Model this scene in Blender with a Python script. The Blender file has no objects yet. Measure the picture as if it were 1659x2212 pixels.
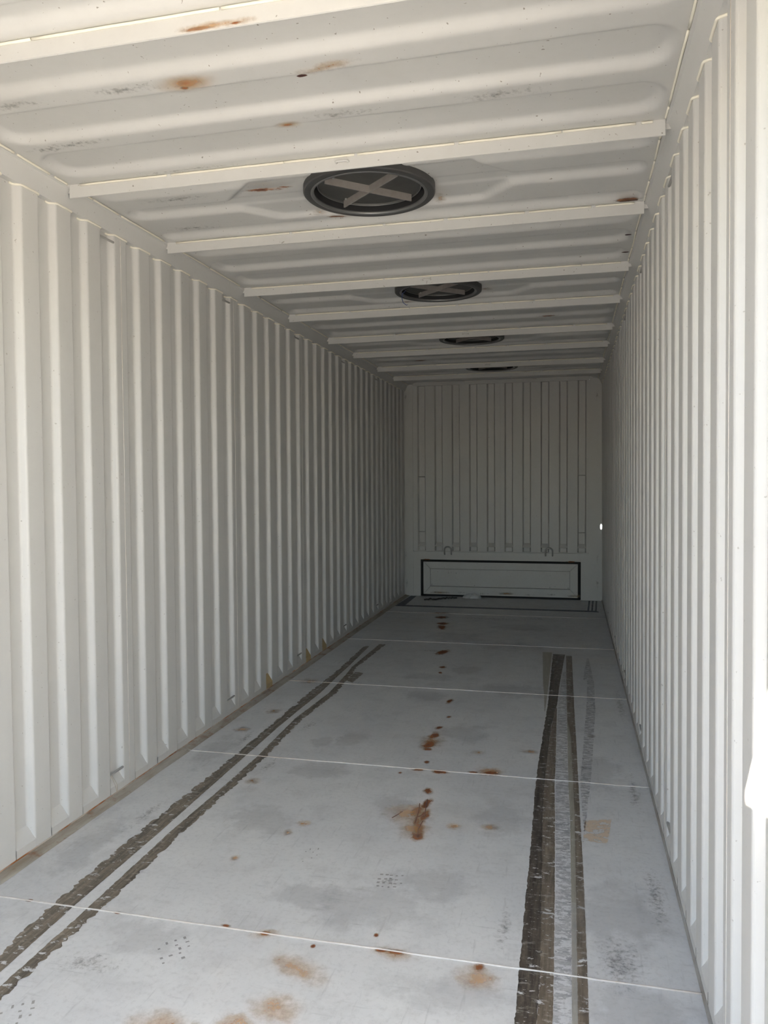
import bpy, math, random
import numpy as np
from mathutils import Matrix, Vector, noise

random.seed(4)
rng = np.random.default_rng(7)
scene = bpy.context.scene
COL = scene.collection

# ------------------------------------------------------------------ camera
F_PX, YAW, PITCH, ROLL = 1671.93, 0.2374, -0.0381, -0.00697
CAM = Vector((0.820, 0.0, 1.402))
fwd = Vector((-math.sin(YAW) * math.cos(PITCH), math.cos(YAW) * math.cos(PITCH), math.sin(PITCH)))
right = Vector((math.cos(YAW), math.sin(YAW), 0.0))
up = right.cross(fwd)
r2 = right * math.cos(ROLL) + up * math.sin(ROLL)
u2 = -right * math.sin(ROLL) + up * math.cos(ROLL)
cam_data = bpy.data.cameras.new('camera')
cam_data.sensor_fit = 'HORIZONTAL'
cam_data.sensor_width = 36.0
cam_data.lens = 36.0 * F_PX / 1659.0
cam_data.clip_start = 0.02
cam = bpy.data.objects.new('camera', cam_data)
COL.objects.link(cam)
cam.matrix_world = Matrix((
    (r2.x, u2.x, -fwd.x, CAM.x), (r2.y, u2.y, -fwd.y, CAM.y), (r2.z, u2.z, -fwd.z, CAM.z), (0, 0, 0, 1)))
scene.camera = cam

# ------------------------------------------------------------------ sky, sun, exposure
SUN_DIR = Vector((1.97, 1.0, -1.42)).normalized()        # the way the light travels
world = bpy.data.worlds.new('sky')
scene.world = world
world.use_nodes = True
wn = world.node_tree.nodes
bg = wn['Background']
sky = wn.new('ShaderNodeTexSky')
sky.sky_type = 'NISHITA'
sky.sun_disc = False
sky.sun_elevation = math.asin(-SUN_DIR.z)
sky.sun_rotation = math.atan2(-SUN_DIR.x, -SUN_DIR.y)
sky.air_density = 1.0
sky.dust_density = 0.8
world.node_tree.links.new(sky.outputs[0], bg.inputs[0])
bg.inputs[1].default_value = 0.42
sun_data = bpy.data.lights.new('sun_offscreen', 'SUN')
sun_data.energy = 58.0
sun_data.angle = math.radians(0.53)
sun_data.color = (1.0, 0.90, 0.77)
sun = bpy.data.objects.new('sun_offscreen', sun_data)
COL.objects.link(sun)
sun.rotation_euler = SUN_DIR.to_track_quat('-Z', 'Y').to_euler()
sun.location = (-12, -6, 10)

vs = scene.view_settings
vs.view_transform = 'Standard'
vs.look = 'None'
vs.gamma = 1.0
vs.use_curve_mapping = False
vs.exposure = 0.84
scene.cycles.max_bounces = 9
scene.cycles.diffuse_bounces = 7
scene.cycles.glossy_bounces = 4
scene.cycles.transparent_max_bounces = 12

# ------------------------------------------------------------------ helpers
def tag(o, label=None, cat=None, group=None, kind=None):
    if label: o['label'] = label
    if cat: o['category'] = cat
    if group: o['group'] = group
    if kind: o['kind'] = kind
    return o

def empty(name, loc=(0, 0, 0)):
    o = bpy.data.objects.new(name, None)
    o.empty_display_size = 0.1
    o.location = loc
    COL.objects.link(o)
    return o

def link_obj(name, mesh, parent=None, loc=(0, 0, 0), rot=(0, 0, 0)):
    o = bpy.data.objects.new(name, mesh)
    COL.objects.link(o)
    o.location = loc
    o.rotation_euler = rot
    if parent: o.parent = parent
    return o

class MB:
    """collects faces of one mesh"""
    def __init__(s): s.v, s.f, s.uv = [], [], None
    def add(s, verts, faces):
        n = len(s.v)
        s.v += [tuple(p) for p in verts]
        s.f += [tuple(i + n for i in f) for f in faces]
        return s
    def box(s, a, b):
        (x0, y0, z0), (x1, y1, z1) = a, b
        return s.add([(x0, y0, z0), (x1, y0, z0), (x1, y1, z0), (x0, y1, z0), (x0, y0, z1), (x1, y0, z1), (x1, y1, z1), (x0, y1, z1)],
                     [(0, 3, 2, 1), (4, 5, 6, 7), (0, 1, 5, 4), (1, 2, 6, 5), (2, 3, 7, 6), (3, 0, 4, 7)])
    def prism(s, poly, axis, a, b):
        """closed polygon of 2-D points swept along an axis ('x','y','z') from a to b"""
        def P(p, t):
            return {'x': (t, p[0], p[1]), 'y': (p[0], t, p[1]), 'z': (p[0], p[1], t)}[axis]
        n = len(poly)
        vs_ = [P(p, a) for p in poly] + [P(p, b) for p in poly]
        fs = [(i, (i + 1) % n, n + (i + 1) % n, n + i) for i in range(n)]
        fs += [tuple(range(n - 1, -1, -1)), tuple(range(n, 2 * n))]
        return s.add(vs_, fs)
    def tube(s, pts, r, seg=6, radii=None):
        pts = [Vector(p) for p in pts]
        n = len(pts); base = len(s.v); rings = []
        ref = None
        for i, p in enumerate(pts):
            t = (pts[min(i + 1, n - 1)] - pts[max(i - 1, 0)]).normalized()
            if ref is None:
                ref = t.orthogonal().normalized()
            ref = (ref - t * ref.dot(t)).normalized()
            b = t.cross(ref)
            rr = radii[i] if radii else r
            for k in range(seg):
                a = 2 * math.pi * k / seg
                s.v.append(tuple(p + (ref * math.cos(a) + b * math.sin(a)) * rr))
        for i in range(n - 1):
            for k in range(seg):
                s.f.append((base + i * seg + k, base + i * seg + (k + 1) % seg, base + (i + 1) * seg + (k + 1) % seg, base + (i + 1) * seg + k))
        s.f.append(tuple(base + k for k in range(seg - 1, -1, -1)))
        s.f.append(tuple(base + (n - 1) * seg + k for k in range(seg)))
        return s
    def lathe(s, prof, seg=48):
        """open profile of (r, z) turned about z"""
        base = len(s.v); n = len(prof)
        for k in range(seg):
            a = 2 * math.pi * k / seg
            for r, z in prof:
                s.v.append((r * math.cos(a), r * math.sin(a), z))
        for k in range(seg):
            k2 = (k + 1) % seg
            for i in range(n - 1):
                s.f.append((base + k * n + i, base + k2 * n + i, base + k2 * n + i + 1, base + k * n + i + 1))
        return s
    def mesh(s, name, mat, smooth=None):
        me = bpy.data.meshes.new(name)
        me.from_pydata(s.v, [], s.f)
        me.validate()
        if smooth is not None:
            me.shade_smooth()
            if smooth < 180: me.set_sharp_from_angle(angle=math.radians(smooth))
        me.materials.append(mat)
        return me
    def build(s, name, mat, parent=None, loc=(0, 0, 0), rot=(0, 0, 0), smooth=None):
        return link_obj(name, s.mesh(name, mat, smooth), parent, loc, rot)

# ------------------------------------------------------------------ materials
def new_mat(name):
    m = bpy.data.materials.new(name)
    m.use_nodes = True
    nt = m.node_tree
    return m, nt, nt.nodes['Principled BSDF']

def nd(nt, kind, **kw):
    n = nt.nodes.new(kind)
    for k, v in kw.items():
        if k.startswith('i_'):
            key = k[2:]
            n.inputs[int(key) if key.isdigit() else key.replace('_', ' ')].default_value = v
        else:
            setattr(n, k, v)
    return n

def ramp(nt, src, stops):
    r = nt.nodes.new('ShaderNodeValToRGB')
    el = r.color_ramp.elements
    el[0].position, el[0].color = stops[0][0], (*stops[0][1], 1)
    el[1].position, el[1].color = stops[-1][0], (*stops[-1][1], 1)
    for p, c in stops[1:-1]:
        e = el.new(p); e.color = (*c, 1)
    nt.links.new(src, r.inputs[0])
    return r.outputs[0]

def mix(nt, fac, a, b):
    m = nt.nodes.new('ShaderNodeMix')
    m.data_type = 'RGBA'
    for sock, val in ((m.inputs[0], fac), (m.inputs[6], a), (m.inputs[7], b)):
        if hasattr(val, 'links'): nt.links.new(val, sock)
        elif isinstance(val, (int, float)): sock.default_value = val
        else: sock.default_value = (*val, 1)
    return m.outputs[2]

def noise_out(nt, coord, scale, detail=4, rough=0.6, mapscale=None, w=None):
    src = coord
    if mapscale:
        mp = nd(nt, 'ShaderNodeMapping'); mp.inputs['Scale'].default_value = mapscale
        nt.links.new(coord, mp.inputs[0]); src = mp.outputs[0]
    n = nd(nt, 'ShaderNodeTexNoise', i_Scale=scale, i_Detail=detail, i_Roughness=rough)
    nt.links.new(src, n.inputs['Vector'])
    return n.outputs[0]

G1 = lambda v: (v, v, v)

def paint(name, base, dirt=(0.42, 0.40, 0.36), amount=0.25, rough=0.42, speck=0.0, streak=(1, 1, 1), bump=0.05):
    m, nt, p = new_mat(name)
    tc = nd(nt, 'ShaderNodeNewGeometry').outputs['Position']
    big = noise_out(nt, tc, 2.2, 5, 0.6, streak)
    f = ramp(nt, big, [(0.35, G1(0)), (0.75, G1(amount))])
    c = mix(nt, f, base, dirt)
    fine = noise_out(nt, tc, 30, 4, 0.7)
    f2 = ramp(nt, fine, [(0.45, G1(0)), (0.8, G1(amount * 0.6))])
    c = mix(nt, f2, c, dirt)
    if speck:
        sp = noise_out(nt, tc, 75, 2, 0.5)
        f3 = ramp(nt, sp, [(0.715, G1(0)), (0.755, G1(speck))])
        c = mix(nt, f3, c, (0.16, 0.13, 0.10))
    nt.links.new(c, p.inputs['Base Color'])
    p.inputs['Roughness'].default_value = rough
    b = nd(nt, 'ShaderNodeBump', i_Strength=bump, i_Distance=0.01)
    nt.links.new(noise_out(nt, tc, 9, 3, 0.5), b.inputs['Height'])
    nt.links.new(b.outputs[0], p.inputs['Normal'])
    return m

WHITE = (0.62, 0.613, 0.592)
M_WALL = paint('wall paint', WHITE, amount=0.10, speck=0.45, streak=(1, 1, 0.25))
M_ROOF = paint('roof paint', WHITE, amount=0.14, speck=0.8)
M_BEAM = paint('beam paint', WHITE, amount=0.14, speck=0.7, rough=0.75)
M_BACK = paint('back wall paint', WHITE, amount=0.2, speck=0.5, streak=(1, 1, 0.3))
M_CAULK = paint('cream sealant', (0.90, 0.86, 0.74), dirt=(0.6, 0.5, 0.36), amount=0.12, rough=0.7, bump=0.15)
M_WELD = paint('painted weld', (0.66, 0.65, 0.62), dirt=(0.42, 0.30, 0.20), amount=0.6, rough=0.28, bump=0.5)
M_OCHRE = paint('ochre dirt', (0.50, 0.36, 0.16), amount=0.3)
M_GASKET = paint('black rubber', (0.015, 0.015, 0.016), dirt=(0.03, 0.028, 0.026), amount=0.3, rough=0.8)
M_GREYDOOR = paint('hatch door paint', WHITE, amount=0.3, speck=0.7)

def floor_paint():
    m, nt, p = new_mat('floor paint')
    tc = nd(nt, 'ShaderNodeNewGeometry').outputs['Position']
    base = mix(nt, ramp(nt, noise_out(nt, tc, 1.6, 6, 0.65), [(0.35, G1(0)), (0.7, G1(1))]), (0.64, 0.645, 0.64), (0.55, 0.555, 0.56))
    c = mix(nt, ramp(nt, noise_out(nt, tc, 6.0, 6, 0.7), [(0.50, G1(0)), (0.74, G1(0.42))]), base, (0.36, 0.36, 0.365))
    c = mix(nt, ramp(nt, noise_out(nt, tc, 55, 3, 0.7), [(0.5, G1(0)), (0.78, G1(0.35))]), c, (0.32, 0.32, 0.32))
    # long fine scratches in two directions
    for sc, tilt in (((6, 60, 1), 0.6), ((55, 5, 1), -0.35)):
        mp = nd(nt, 'ShaderNodeMapping'); mp.inputs['Scale'].default_value = sc; mp.inputs['Rotation'].default_value = (0, 0, tilt)
        nt.links.new(tc, mp.inputs[0])
        n = nd(nt, 'ShaderNodeTexNoise', i_Scale=1.0, i_Detail=3, i_Roughness=0.6)
        nt.links.new(mp.outputs[0], n.inputs['Vector'])
        c = mix(nt, ramp(nt, n.outputs[0], [(0.62, G1(0)), (0.72, G1(0.28))]), c, (0.30, 0.30, 0.31))
    # warm traffic dirt
    c = mix(nt, ramp(nt, noise_out(nt, tc, 0.9, 4, 0.6), [(0.55, G1(0)), (0.8, G1(0.3))]), c, (0.52, 0.44, 0.34))
    nt.links.new(c, p.inputs['Base Color'])
    r = ramp(nt, noise_out(nt, tc, 14, 4, 0.6), [(0.3, G1(0.32)), (0.75, G1(0.55))])
    nt.links.new(r, p.inputs['Roughness'])
    b = nd(nt, 'ShaderNodeBump', i_Strength=0.08, i_Distance=0.01)
    nt.links.new(noise_out(nt, tc, 22, 4, 0.6), b.inputs['Height'])
    nt.links.new(b.outputs[0], p.inputs['Normal'])
    return m
M_FLOOR = floor_paint()

def edge_dirt():
    m, nt, p = new_mat('rusty floor edge')
    tc = nd(nt, 'ShaderNodeNewGeometry').outputs['Position']
    c = mix(nt, ramp(nt, noise_out(nt, tc, 5, 5, 0.65, (3, 0.6, 1)), [(0.4, G1(0)), (0.7, G1(1))]), (0.43, 0.40, 0.345), (0.26, 0.215, 0.16))
    c = mix(nt, ramp(nt, noise_out(nt, tc, 11, 4, 0.7), [(0.55, G1(0)), (0.72, G1(0.8))]), c, (0.22, 0.09, 0.03))
    nt.links.new(c, p.inputs['Base Color']); p.inputs['Roughness'].default_value = 0.6
    return m
M_EDGE = edge_dirt()

def rust_line_mat():
    m, nt, p = new_mat('rust bead')
    tc = nd(nt, 'ShaderNodeNewGeometry').outputs['Position']
    c = mix(nt, ramp(nt, noise_out(nt, tc, 6, 4, 0.6), [(0.42, G1(0)), (0.62, G1(1))]), (0.50, 0.44, 0.37), (0.34, 0.13, 0.04))
    nt.links.new(c, p.inputs['Base Color']); p.inputs['Roughness'].default_value = 0.7
    return m
M_RUSTBEAD = rust_line_mat()
M_EDGEGREY = paint('grey edge dirt', (0.42, 0.42, 0.40), dirt=(0.20, 0.17, 0.14), amount=0.9, rough=0.7)

def metal(name, col, rough, metallic=1.0, dirt=(0.1, 0.1, 0.1), amount=0.3):
    m, nt, p = new_mat(name)
    tc = nd(nt, 'ShaderNodeTexCoord').outputs['Object']
    c = mix(nt, ramp(nt, noise_out(nt, tc, 14, 5, 0.7), [(0.4, G1(0)), (0.7, G1(amount))]), col, dirt)
    nt.links.new(c, p.inputs['Base Color'])
    p.inputs['Metallic'].default_value = metallic
    p.inputs['Roughness'].default_value = rough
    return m
M_RIM = metal('hatch rim steel', (0.22, 0.22, 0.215), 0.3, 0.55)
M_RIMDARK = metal('dark rim flange', (0.07, 0.068, 0.065), 0.5, 0.1)
M_LID = metal('galvanised lid', (0.085, 0.084, 0.078), 0.5, 0.2, (0.05, 0.048, 0.045), 0.5)
M_BRACE = metal('brace paint', (0.30, 0.275, 0.255), 0.5, 0.1, (0.16, 0.14, 0.13), 0.4)
M_ROD = metal('lashing steel', (0.46, 0.45, 0.43), 0.45, 0.3)

def wear(nt, p, tc, worn, wscale):
    """bits of the film rubbed off down to the floor"""
    a = noise_out(nt, tc, 24, 6, 0.72, wscale)
    nt.links.new(ramp(nt, a, [(worn - 0.012, G1(0)), (worn + 0.012, G1(1))]), p.inputs['Alpha'])
def tape_mat(name, c1, c2, pale, pale_amt, rough, worn=0.38, wscale=(0.8, 1.6, 1)):
    m, nt, p = new_mat(name)
    tc = nd(nt, 'ShaderNodeNewGeometry').outputs['Position']
    c = mix(nt, ramp(nt, noise_out(nt, tc, 9, 6, 0.7, (6, 0.5, 1)), [(0.36, G1(0)), (0.66, G1(1))]), c1, c2)
    c = mix(nt, ramp(nt, noise_out(nt, tc, 26, 6, 0.75, (0.7, 1.8, 1)), [(0.55, G1(0)), (0.68, G1(pale_amt))]), c, pale)
    c = mix(nt, ramp(nt, noise_out(nt, tc, 90, 3, 0.6), [(0.45, G1(0)), (0.7, G1(0.35))]), c, c1)
    nt.links.new(c, p.inputs['Base Color']); p.inputs['Roughness'].default_value = rough
    wear(nt, p, tc, worn, wscale)
    b = nd(nt, 'ShaderNodeBump', i_Strength=0.25, i_Distance=0.003)
    nt.links.new(noise_out(nt, tc, 60, 3, 0.6), b.inputs['Height'])
    nt.links.new(b.outputs[0], p.inputs['Normal'])
    return m
M_TDARK = tape_mat('dark tape residue', (0.030, 0.024, 0.020), (0.135, 0.110, 0.086), (0.36, 0.35, 0.32), 0.8, 0.40, 0.40)
M_TBROWN = tape_mat('brown tape', (0.105, 0.082, 0.060), (0.25, 0.21, 0.16), (0.45, 0.44, 0.40), 0.7, 0.36, 0.42)
M_TOLIVE = tape_mat('olive tape film', (0.27, 0.25, 0.20), (0.36, 0.34, 0.285), (0.5, 0.5, 0.47), 0.4, 0.38)
M_TLEFT = tape_mat('worn brown tape', (0.060, 0.047, 0.034), (0.27, 0.225, 0.165), (0.46, 0.42, 0.36), 0.8, 0.42, 0.41)
M_TBLUE = tape_mat('dull navy tape', (0.05, 0.055, 0.075), (0.09, 0.095, 0.12), (0.2, 0.2, 0.22), 0.3, 0.5)

def stain_mat(name, stops, strength, edge=(0.30, 0.95), distort=0.9, nscale=3.0, rough=0.7):
    """soft-edged stain on a UV quad: colour by distance from its middle, broken up by noise"""
    m, nt, p = new_mat(name)
    uv = nd(nt, 'ShaderNodeTexCoord').outputs['UV']
    inf = nd(nt, 'ShaderNodeObjectInfo')
    sub = nd(nt, 'ShaderNodeVectorMath', operation='SUBTRACT'); sub.inputs[1].default_value = (0.5, 0.5, 0)
    nt.links.new(uv, sub.inputs[0])
    ln = nd(nt, 'ShaderNodeVectorMath', operation='LENGTH'); nt.links.new(sub.outputs[0], ln.inputs[0])
    n = nd(nt, 'ShaderNodeTexNoise', noise_dimensions='4D', i_Scale=nscale, i_Detail=6, i_Roughness=0.68)
    nt.links.new(nd(nt, 'ShaderNodeNewGeometry').outputs['Position'], n.inputs['Vector'])
    wv = nd(nt, 'ShaderNodeMath', operation='MULTIPLY'); wv.inputs[1].default_value = 40
    nt.links.new(inf.outputs['Random'], wv.inputs[0]); nt.links.new(wv.outputs[0], n.inputs['W'])
    off = nd(nt, 'ShaderNodeMath', operation='MULTIPLY_ADD'); off.inputs[1].default_value = distort; off.inputs[2].default_value = -0.5 * distort
    nt.links.new(n.outputs[0], off.inputs[0])
    d2 = nd(nt, 'ShaderNodeMath', operation='MULTIPLY'); d2.inputs[1].default_value = 2.0
    nt.links.new(ln.outputs['Value'], d2.inputs[0])
    dd = nd(nt, 'ShaderNodeMath', operation='ADD')
    nt.links.new(d2.outputs[0], dd.inputs[0]); nt.links.new(off.outputs[0], dd.inputs[1])
    nt.links.new(ramp(nt, dd.outputs[0], stops), p.inputs['Base Color'])
    p.inputs['Roughness'].default_value = rough
    a = nd(nt, 'ShaderNodeMapRange', interpolation_type='SMOOTHSTEP')
    a.inputs['From Min'].default_value, a.inputs['From Max'].default_value = edge
    a.inputs['To Min'].default_value, a.inputs['To Max'].default_value = strength, 0.0
    nt.links.new(dd.outputs[0], a.inputs['Value'])
    # never past the quad's own rim
    e = nd(nt, 'ShaderNodeMapRange', interpolation_type='SMOOTHSTEP')
    e.inputs['From Min'].default_value, e.inputs['From Max'].default_value = 0.7, 1.0
    e.inputs['To Min'].default_value, e.inputs['To Max'].default_value = 1.0, 0.0
    nt.links.new(d2.outputs[0], e.inputs['Value'])
    ml = nd(nt, 'ShaderNodeMath', operation='MULTIPLY')
    nt.links.new(a.outputs[0], ml.inputs[0]); nt.links.new(e.outputs[0], ml.inputs[1])
    nt.links.new(ml.outputs[0], p.inputs['Alpha'])
    return m
M_RUST = stain_mat('rust', [(0.0, (0.10, 0.028, 0.012)), (0.22, (0.22, 0.07, 0.02)), (0.5, (0.42, 0.18, 0.06)), (0.9, (0.58, 0.42, 0.25))], 0.96, (0.12, 0.85), 1.5, 22.0)
M_RUSTHOT = stain_mat('rust bloom', [(0.0, (0.40, 0.15, 0.03)), (0.3, (0.56, 0.30, 0.09)), (0.9, (0.60, 0.46, 0.27))], 0.9, (-0.35, 0.9), 0.6, 12.0)
M_RUSTDARK = stain_mat('rust hole', [(0.0, (0.03, 0.008, 0.006)), (0.6, (0.07, 0.016, 0.01)), (0.9, (0.3, 0.12, 0.05))], 1.0, (0.55, 0.75), 1.2, 30.0)
M_SMUDGE = stain_mat('grey smudge', [(0.0, (0.34, 0.34, 0.345)), (1.0, (0.40, 0.40, 0.405))], 0.15, (0.35, 0.85), 2.2, 9.0)
M_GRIME = stain_mat('speckled grime', [(0.0, (0.22, 0.20, 0.175)), (1.0, (0.38, 0.36, 0.33))], 0.55, (-0.45, 0.45), 2.6, 60.0)
M_OCHRESTAIN = stain_mat('ochre stain', [(0.0, (0.54, 0.30, 0.11)), (1.0, (0.62, 0.52, 0.40))], 0.5, (0.05, 0.85), 1.8, 20.0)
M_MARK = paint('scuff mark', (0.24, 0.235, 0.235), amount=0.5)

# ------------------------------------------------------------------ the ground outside
gb = MB().add([(-60, -60, -0.2), (60, -60, -0.2), (60, 60, -0.2), (-60, 60, -0.2)], [(0, 1, 2, 3)])
M_GROUND = paint('yard concrete', (0.15, 0.145, 0.135), dirt=(0.11, 0.105, 0.10), amount=0.5, rough=0.9)
tag(gb.build('ground', M_GROUND), 'sunlit pale concrete yard outside the container', 'ground', kind='structure')

# ------------------------------------------------------------------ main measures
Y0, YB = 0.60, 9.372                 # door end, face of the back wall
PITCHY, FLAT, SLANT, DEEP = 0.2018, 0.098, 0.013, 0.027
ZTOP = 2.519                         # where the side sheets meet the top rails
ZR = 2.598                           # roof sheets
BEAMS = [1.84, 2.758, 3.530, 4.458, 5.238, 6.147, 6.905, 7.820, 8.565]
ZB = 2.546                           # underside of the roof beams

# ------------------------------------------------------------------ floor: steel plates with welded joints
floor = empty('floor')
tag(floor, 'pale grey painted steel plate floor with weld lines and rust spots', 'floor', kind='structure')
WELDS = [0.737, 2.204, 3.667, 5.140, 6.643, 8.130]
ed = [Y0 - 0.05] + WELDS + [YB + 0.06]
for a, b in zip(ed[:-1], ed[1:]):
    MB().box((-1.24, a + 0.0006, -0.03), (1.24, b - 0.0006, 0.0)).build('floor_plate', M_FLOOR, floor)
for y in WELDS[1:]:
    pts, rad = [], []
    for i in range(95):
        x = -1.17 + 2.34 * i / 94
        pts.append((x, y + 0.0025 * noise.noise((x * 6, y, 0)), 0.001))
        rad.append(0.0031 + 0.0014 * noise.noise((x * 22, y * 3, 1)))
    MB().tube(pts, 0.005, 6, rad).build('weld_bead', M_WELD, floor, smooth=180)

# ------------------------------------------------------------------ side walls
def profile(n0, ya, yb):
    """(y, outward offset) along a pressed side sheet, bends rounded"""
    raw = []
    k0 = int(math.floor((ya - n0) / PITCHY)) - 1
    k1 = int(math.ceil((yb - n0) / PITCHY)) + 1
    for k in range(k0, k1 + 1):
        n = n0 + k * PITCHY
        raw += [(n, 0.0), (n + FLAT, 0.0), (n + FLAT + SLANT, DEEP), (n + PITCHY - SLANT, DEEP)]
    raw = [Vector(p) for p in raw]
    out = []
    for i in range(1, len(raw) - 1):
        p, a, b = raw[i], raw[i - 1], raw[i + 1]
        t = 0.0085
        p0 = p + (a - p).normalized() * t; p2 = p + (b - p).normalized() * t
        for q in range(5):
            s = q / 4
            out.append(p0 * (1 - s) ** 2 + p * 2 * s * (1 - s) + p2 * s * s)
    def at(y):
        for a, b in zip(out[:-1], out[1:]):
            if a.x <= y <= b.x:
                return a.y + (b.y - a.y) * (y - a.x) / max(b.x - a.x, 1e-9)
        return 0.0
    return [(ya, at(ya))] + [(p.x, p.y) for p in out if ya < p.x < yb] + [(yb, at(yb))]

def side_wall(side, name, n0, seam0, xtop, label):
    S = -1 if side == 'left' else 1
    w = empty(name)
    tag(w, label, 'wall', kind='structure')
    XB = 1.175
    xin = lambda z: XB + (xtop - XB) * z / ZTOP
    seams = [seam0 + k * 6 * PITCHY for k in range(-3, 8)]
    seams = [y for y in seams if Y0 + 0.02 < y < YB - 0.02]
    ends = [Y0] + seams + [YB + 0.03]
    for a, b in zip(ends[:-1], ends[1:]):
        pr = profile(n0, a, b)
        m = MB()
        n = len(pr)
        vv = []
        for z in (-0.03, ZTOP + 0.004):
            vv += [(S * (xin(z) + o), y, z) for y, o in pr]
        fs = [((i, i + 1, n + i + 1, n + i) if S < 0 else (i + 1, i, n + i, n + i + 1)) for i in range(n - 1)]
        m.add(vv, fs).build('wall_sheet', M_WALL, w)
    for y in seams:
        MB().tube([(S * xin(z), y + 0.001 * math.sin(z * 9), z) for z in np.linspace(0.005, ZTOP, 30)], 0.0013, 6).build('weld_seam', M_WELD, w, smooth=180)
    # sloped plates that close the foot of each corrugation
    ks = [k for k in range(-12, 40) if Y0 < n0 + k * PITCHY + FLAT and n0 + (k + 1) * PITCHY < YB]
    ya, yb2 = FLAT - 0.002, PITCHY + 0.002
    i0, i1 = 1.1755 - 0.001, 1.175 + DEEP + 0.002
    fm = MB()
    fm.add([(S * i0, ya, -0.01), (S * i0, yb2, -0.01), (S * i0, ya, 0.045), (S * i0, yb2, 0.045), (S * i1, ya, 0.107), (S * i1, yb2, 0.107)],
           [(0, 1, 3, 2), (2, 3, 5, 4)] if S < 0 else [(1, 0, 2, 3), (3, 2, 4, 5)])
    me_white = fm.mesh('filler_plate', M_WALL)
    me_ochre = fm.mesh('filler_plate_ochre', M_OCHRE)
    for k in ks:
        y = n0 + k * PITCHY
        near = y + PITCHY
        ochre = side == 'left' and any(abs(near - q) < 0.09 for q in (4.94, 5.75, 6.15))
        link_obj('filler_plate', me_ochre if ochre else me_white, w, (0, y, 0))
    # top rail
    lean = xtop
    a, b = lean - 0.031, lean - 0.040
    poly = [(S * (lean - 0.001), ZTOP), (S * a, 2.586), (S * b, 2.589), (S * b, 2.66), (S * 1.25, 2.66), (S * 1.25, ZTOP)]
    if S > 0: poly = poly[::-1]
    MB().prism(poly, 'y', Y0, YB + 0.06).build('top_rail', M_WALL, w)
    # sealant along the zigzag where sheet meets rail
    sm = MB()
    pts = []
    for y, o in profile(0.0, -SLANT - 0.02, FLAT + 0.004):
        pts.append((S * (xtop + o - 0.003), y, ZTOP - 0.002))
    me_s = sm.tube(pts, 0.0042, 6).mesh('sealant_bead', M_CAULK, 180)
    for k in range(ks[0], ks[-1] + 1):
        y = n0 + k * PITCHY
        if y < Y0 + 0.05 or y > YB - 0.15: continue
        link_obj('sealant_bead', me_s, w, (0, y, random.uniform(-0.0012, 0.0008)))
    # lashing bars across one corrugation per sheet, top and bottom
    for y in seams:
        k = math.floor((y - n0) / PITCHY)
        n = n0 + k * PITCHY
        if n < 1.5 or n > YB - 0.3: continue
        for z in (0.105, ZTOP - 0.036):
            x = S * (xin(z) + 0.004)
            MB().tube([(x, n - 0.105, z), (x, n - 0.05, z), (x, n - 0.002, z + 0.001)], 0.0055, 8).build('lashing_bar', M_ROD, w, smooth=40)
    # strip where wall and floor meet
    wd = 0.052 if S < 0 else 0.007
    em = MB()
    ys = np.linspace(Y0, YB, 120)
    vv = []
    for y in ys:
        q = wd * (1 + 0.10 * noise.noise((0, y * 3.1, S)))
        vv += [(S * 1.178, y, 0.011), (S * (1.175 - q), y, 0.0008)]
    em.add(vv, [((2 * i, 2 * i + 2, 2 * i + 3, 2 * i + 1) if S > 0 else (2 * i + 1, 2 * i + 3, 2 * i + 2, 2 * i)) for i in range(len(ys) - 1)])
    em.build('edge_strip', M_EDGE if S < 0 else M_EDGEGREY, w)
    MB().tube([(S * (1.1745 + 0.0007 * noise.noise((y * 9, 0, 0))), y, 0.011) for y in np.linspace(Y0, YB, 160)], 0.0035, 5).build('rust_bead', M_RUSTBEAD if S < 0 else M_EDGEGREY, w, smooth=180)
    return w, xin

wall_l, xin_l = side_wall('left', 'wall_left', 2.522, 3.175, 1.170, 'left corrugated white steel container wall with warm light on its ridges')
wall_r, xin_r = side_wall('right', 'wall_right', 1.645 + 0.2018, 1.900, 1.163, 'right corrugated white steel container wall with a sliver of sun on it')

# ------------------------------------------------------------------ ceiling: pressed roof sheets, beams, sealant
ceiling = empty('ceiling', (0, 0, 0))
tag(ceiling, 'white ribbed steel container roof with crosswise beams and rust stains', 'ceiling', kind='structure')
HI, RUN = 0.026, 0.027
def sd_box(x, y, cy, hx, hy, r):
    qx = np.abs(x) - hx + r; qy = np.abs(y - cy) - hy + r
    return np.minimum(np.maximum(qx, qy), 0) + np.hypot(np.maximum(qx, 0), np.maximum(qy, 0)) - r
def sd_oct(x, y, cy):
    ax, ay = np.abs(x), np.abs(y - cy)
    nx, ny = 0.148, 0.138
    ln = math.hypot(nx, ny)
    d = np.maximum(ay - 0.205, ((ax - 0.595) * nx + (ay - 0.060) * ny) / ln)
    return np.minimum(d, np.hypot(ax, ay) - 0.285)

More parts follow.
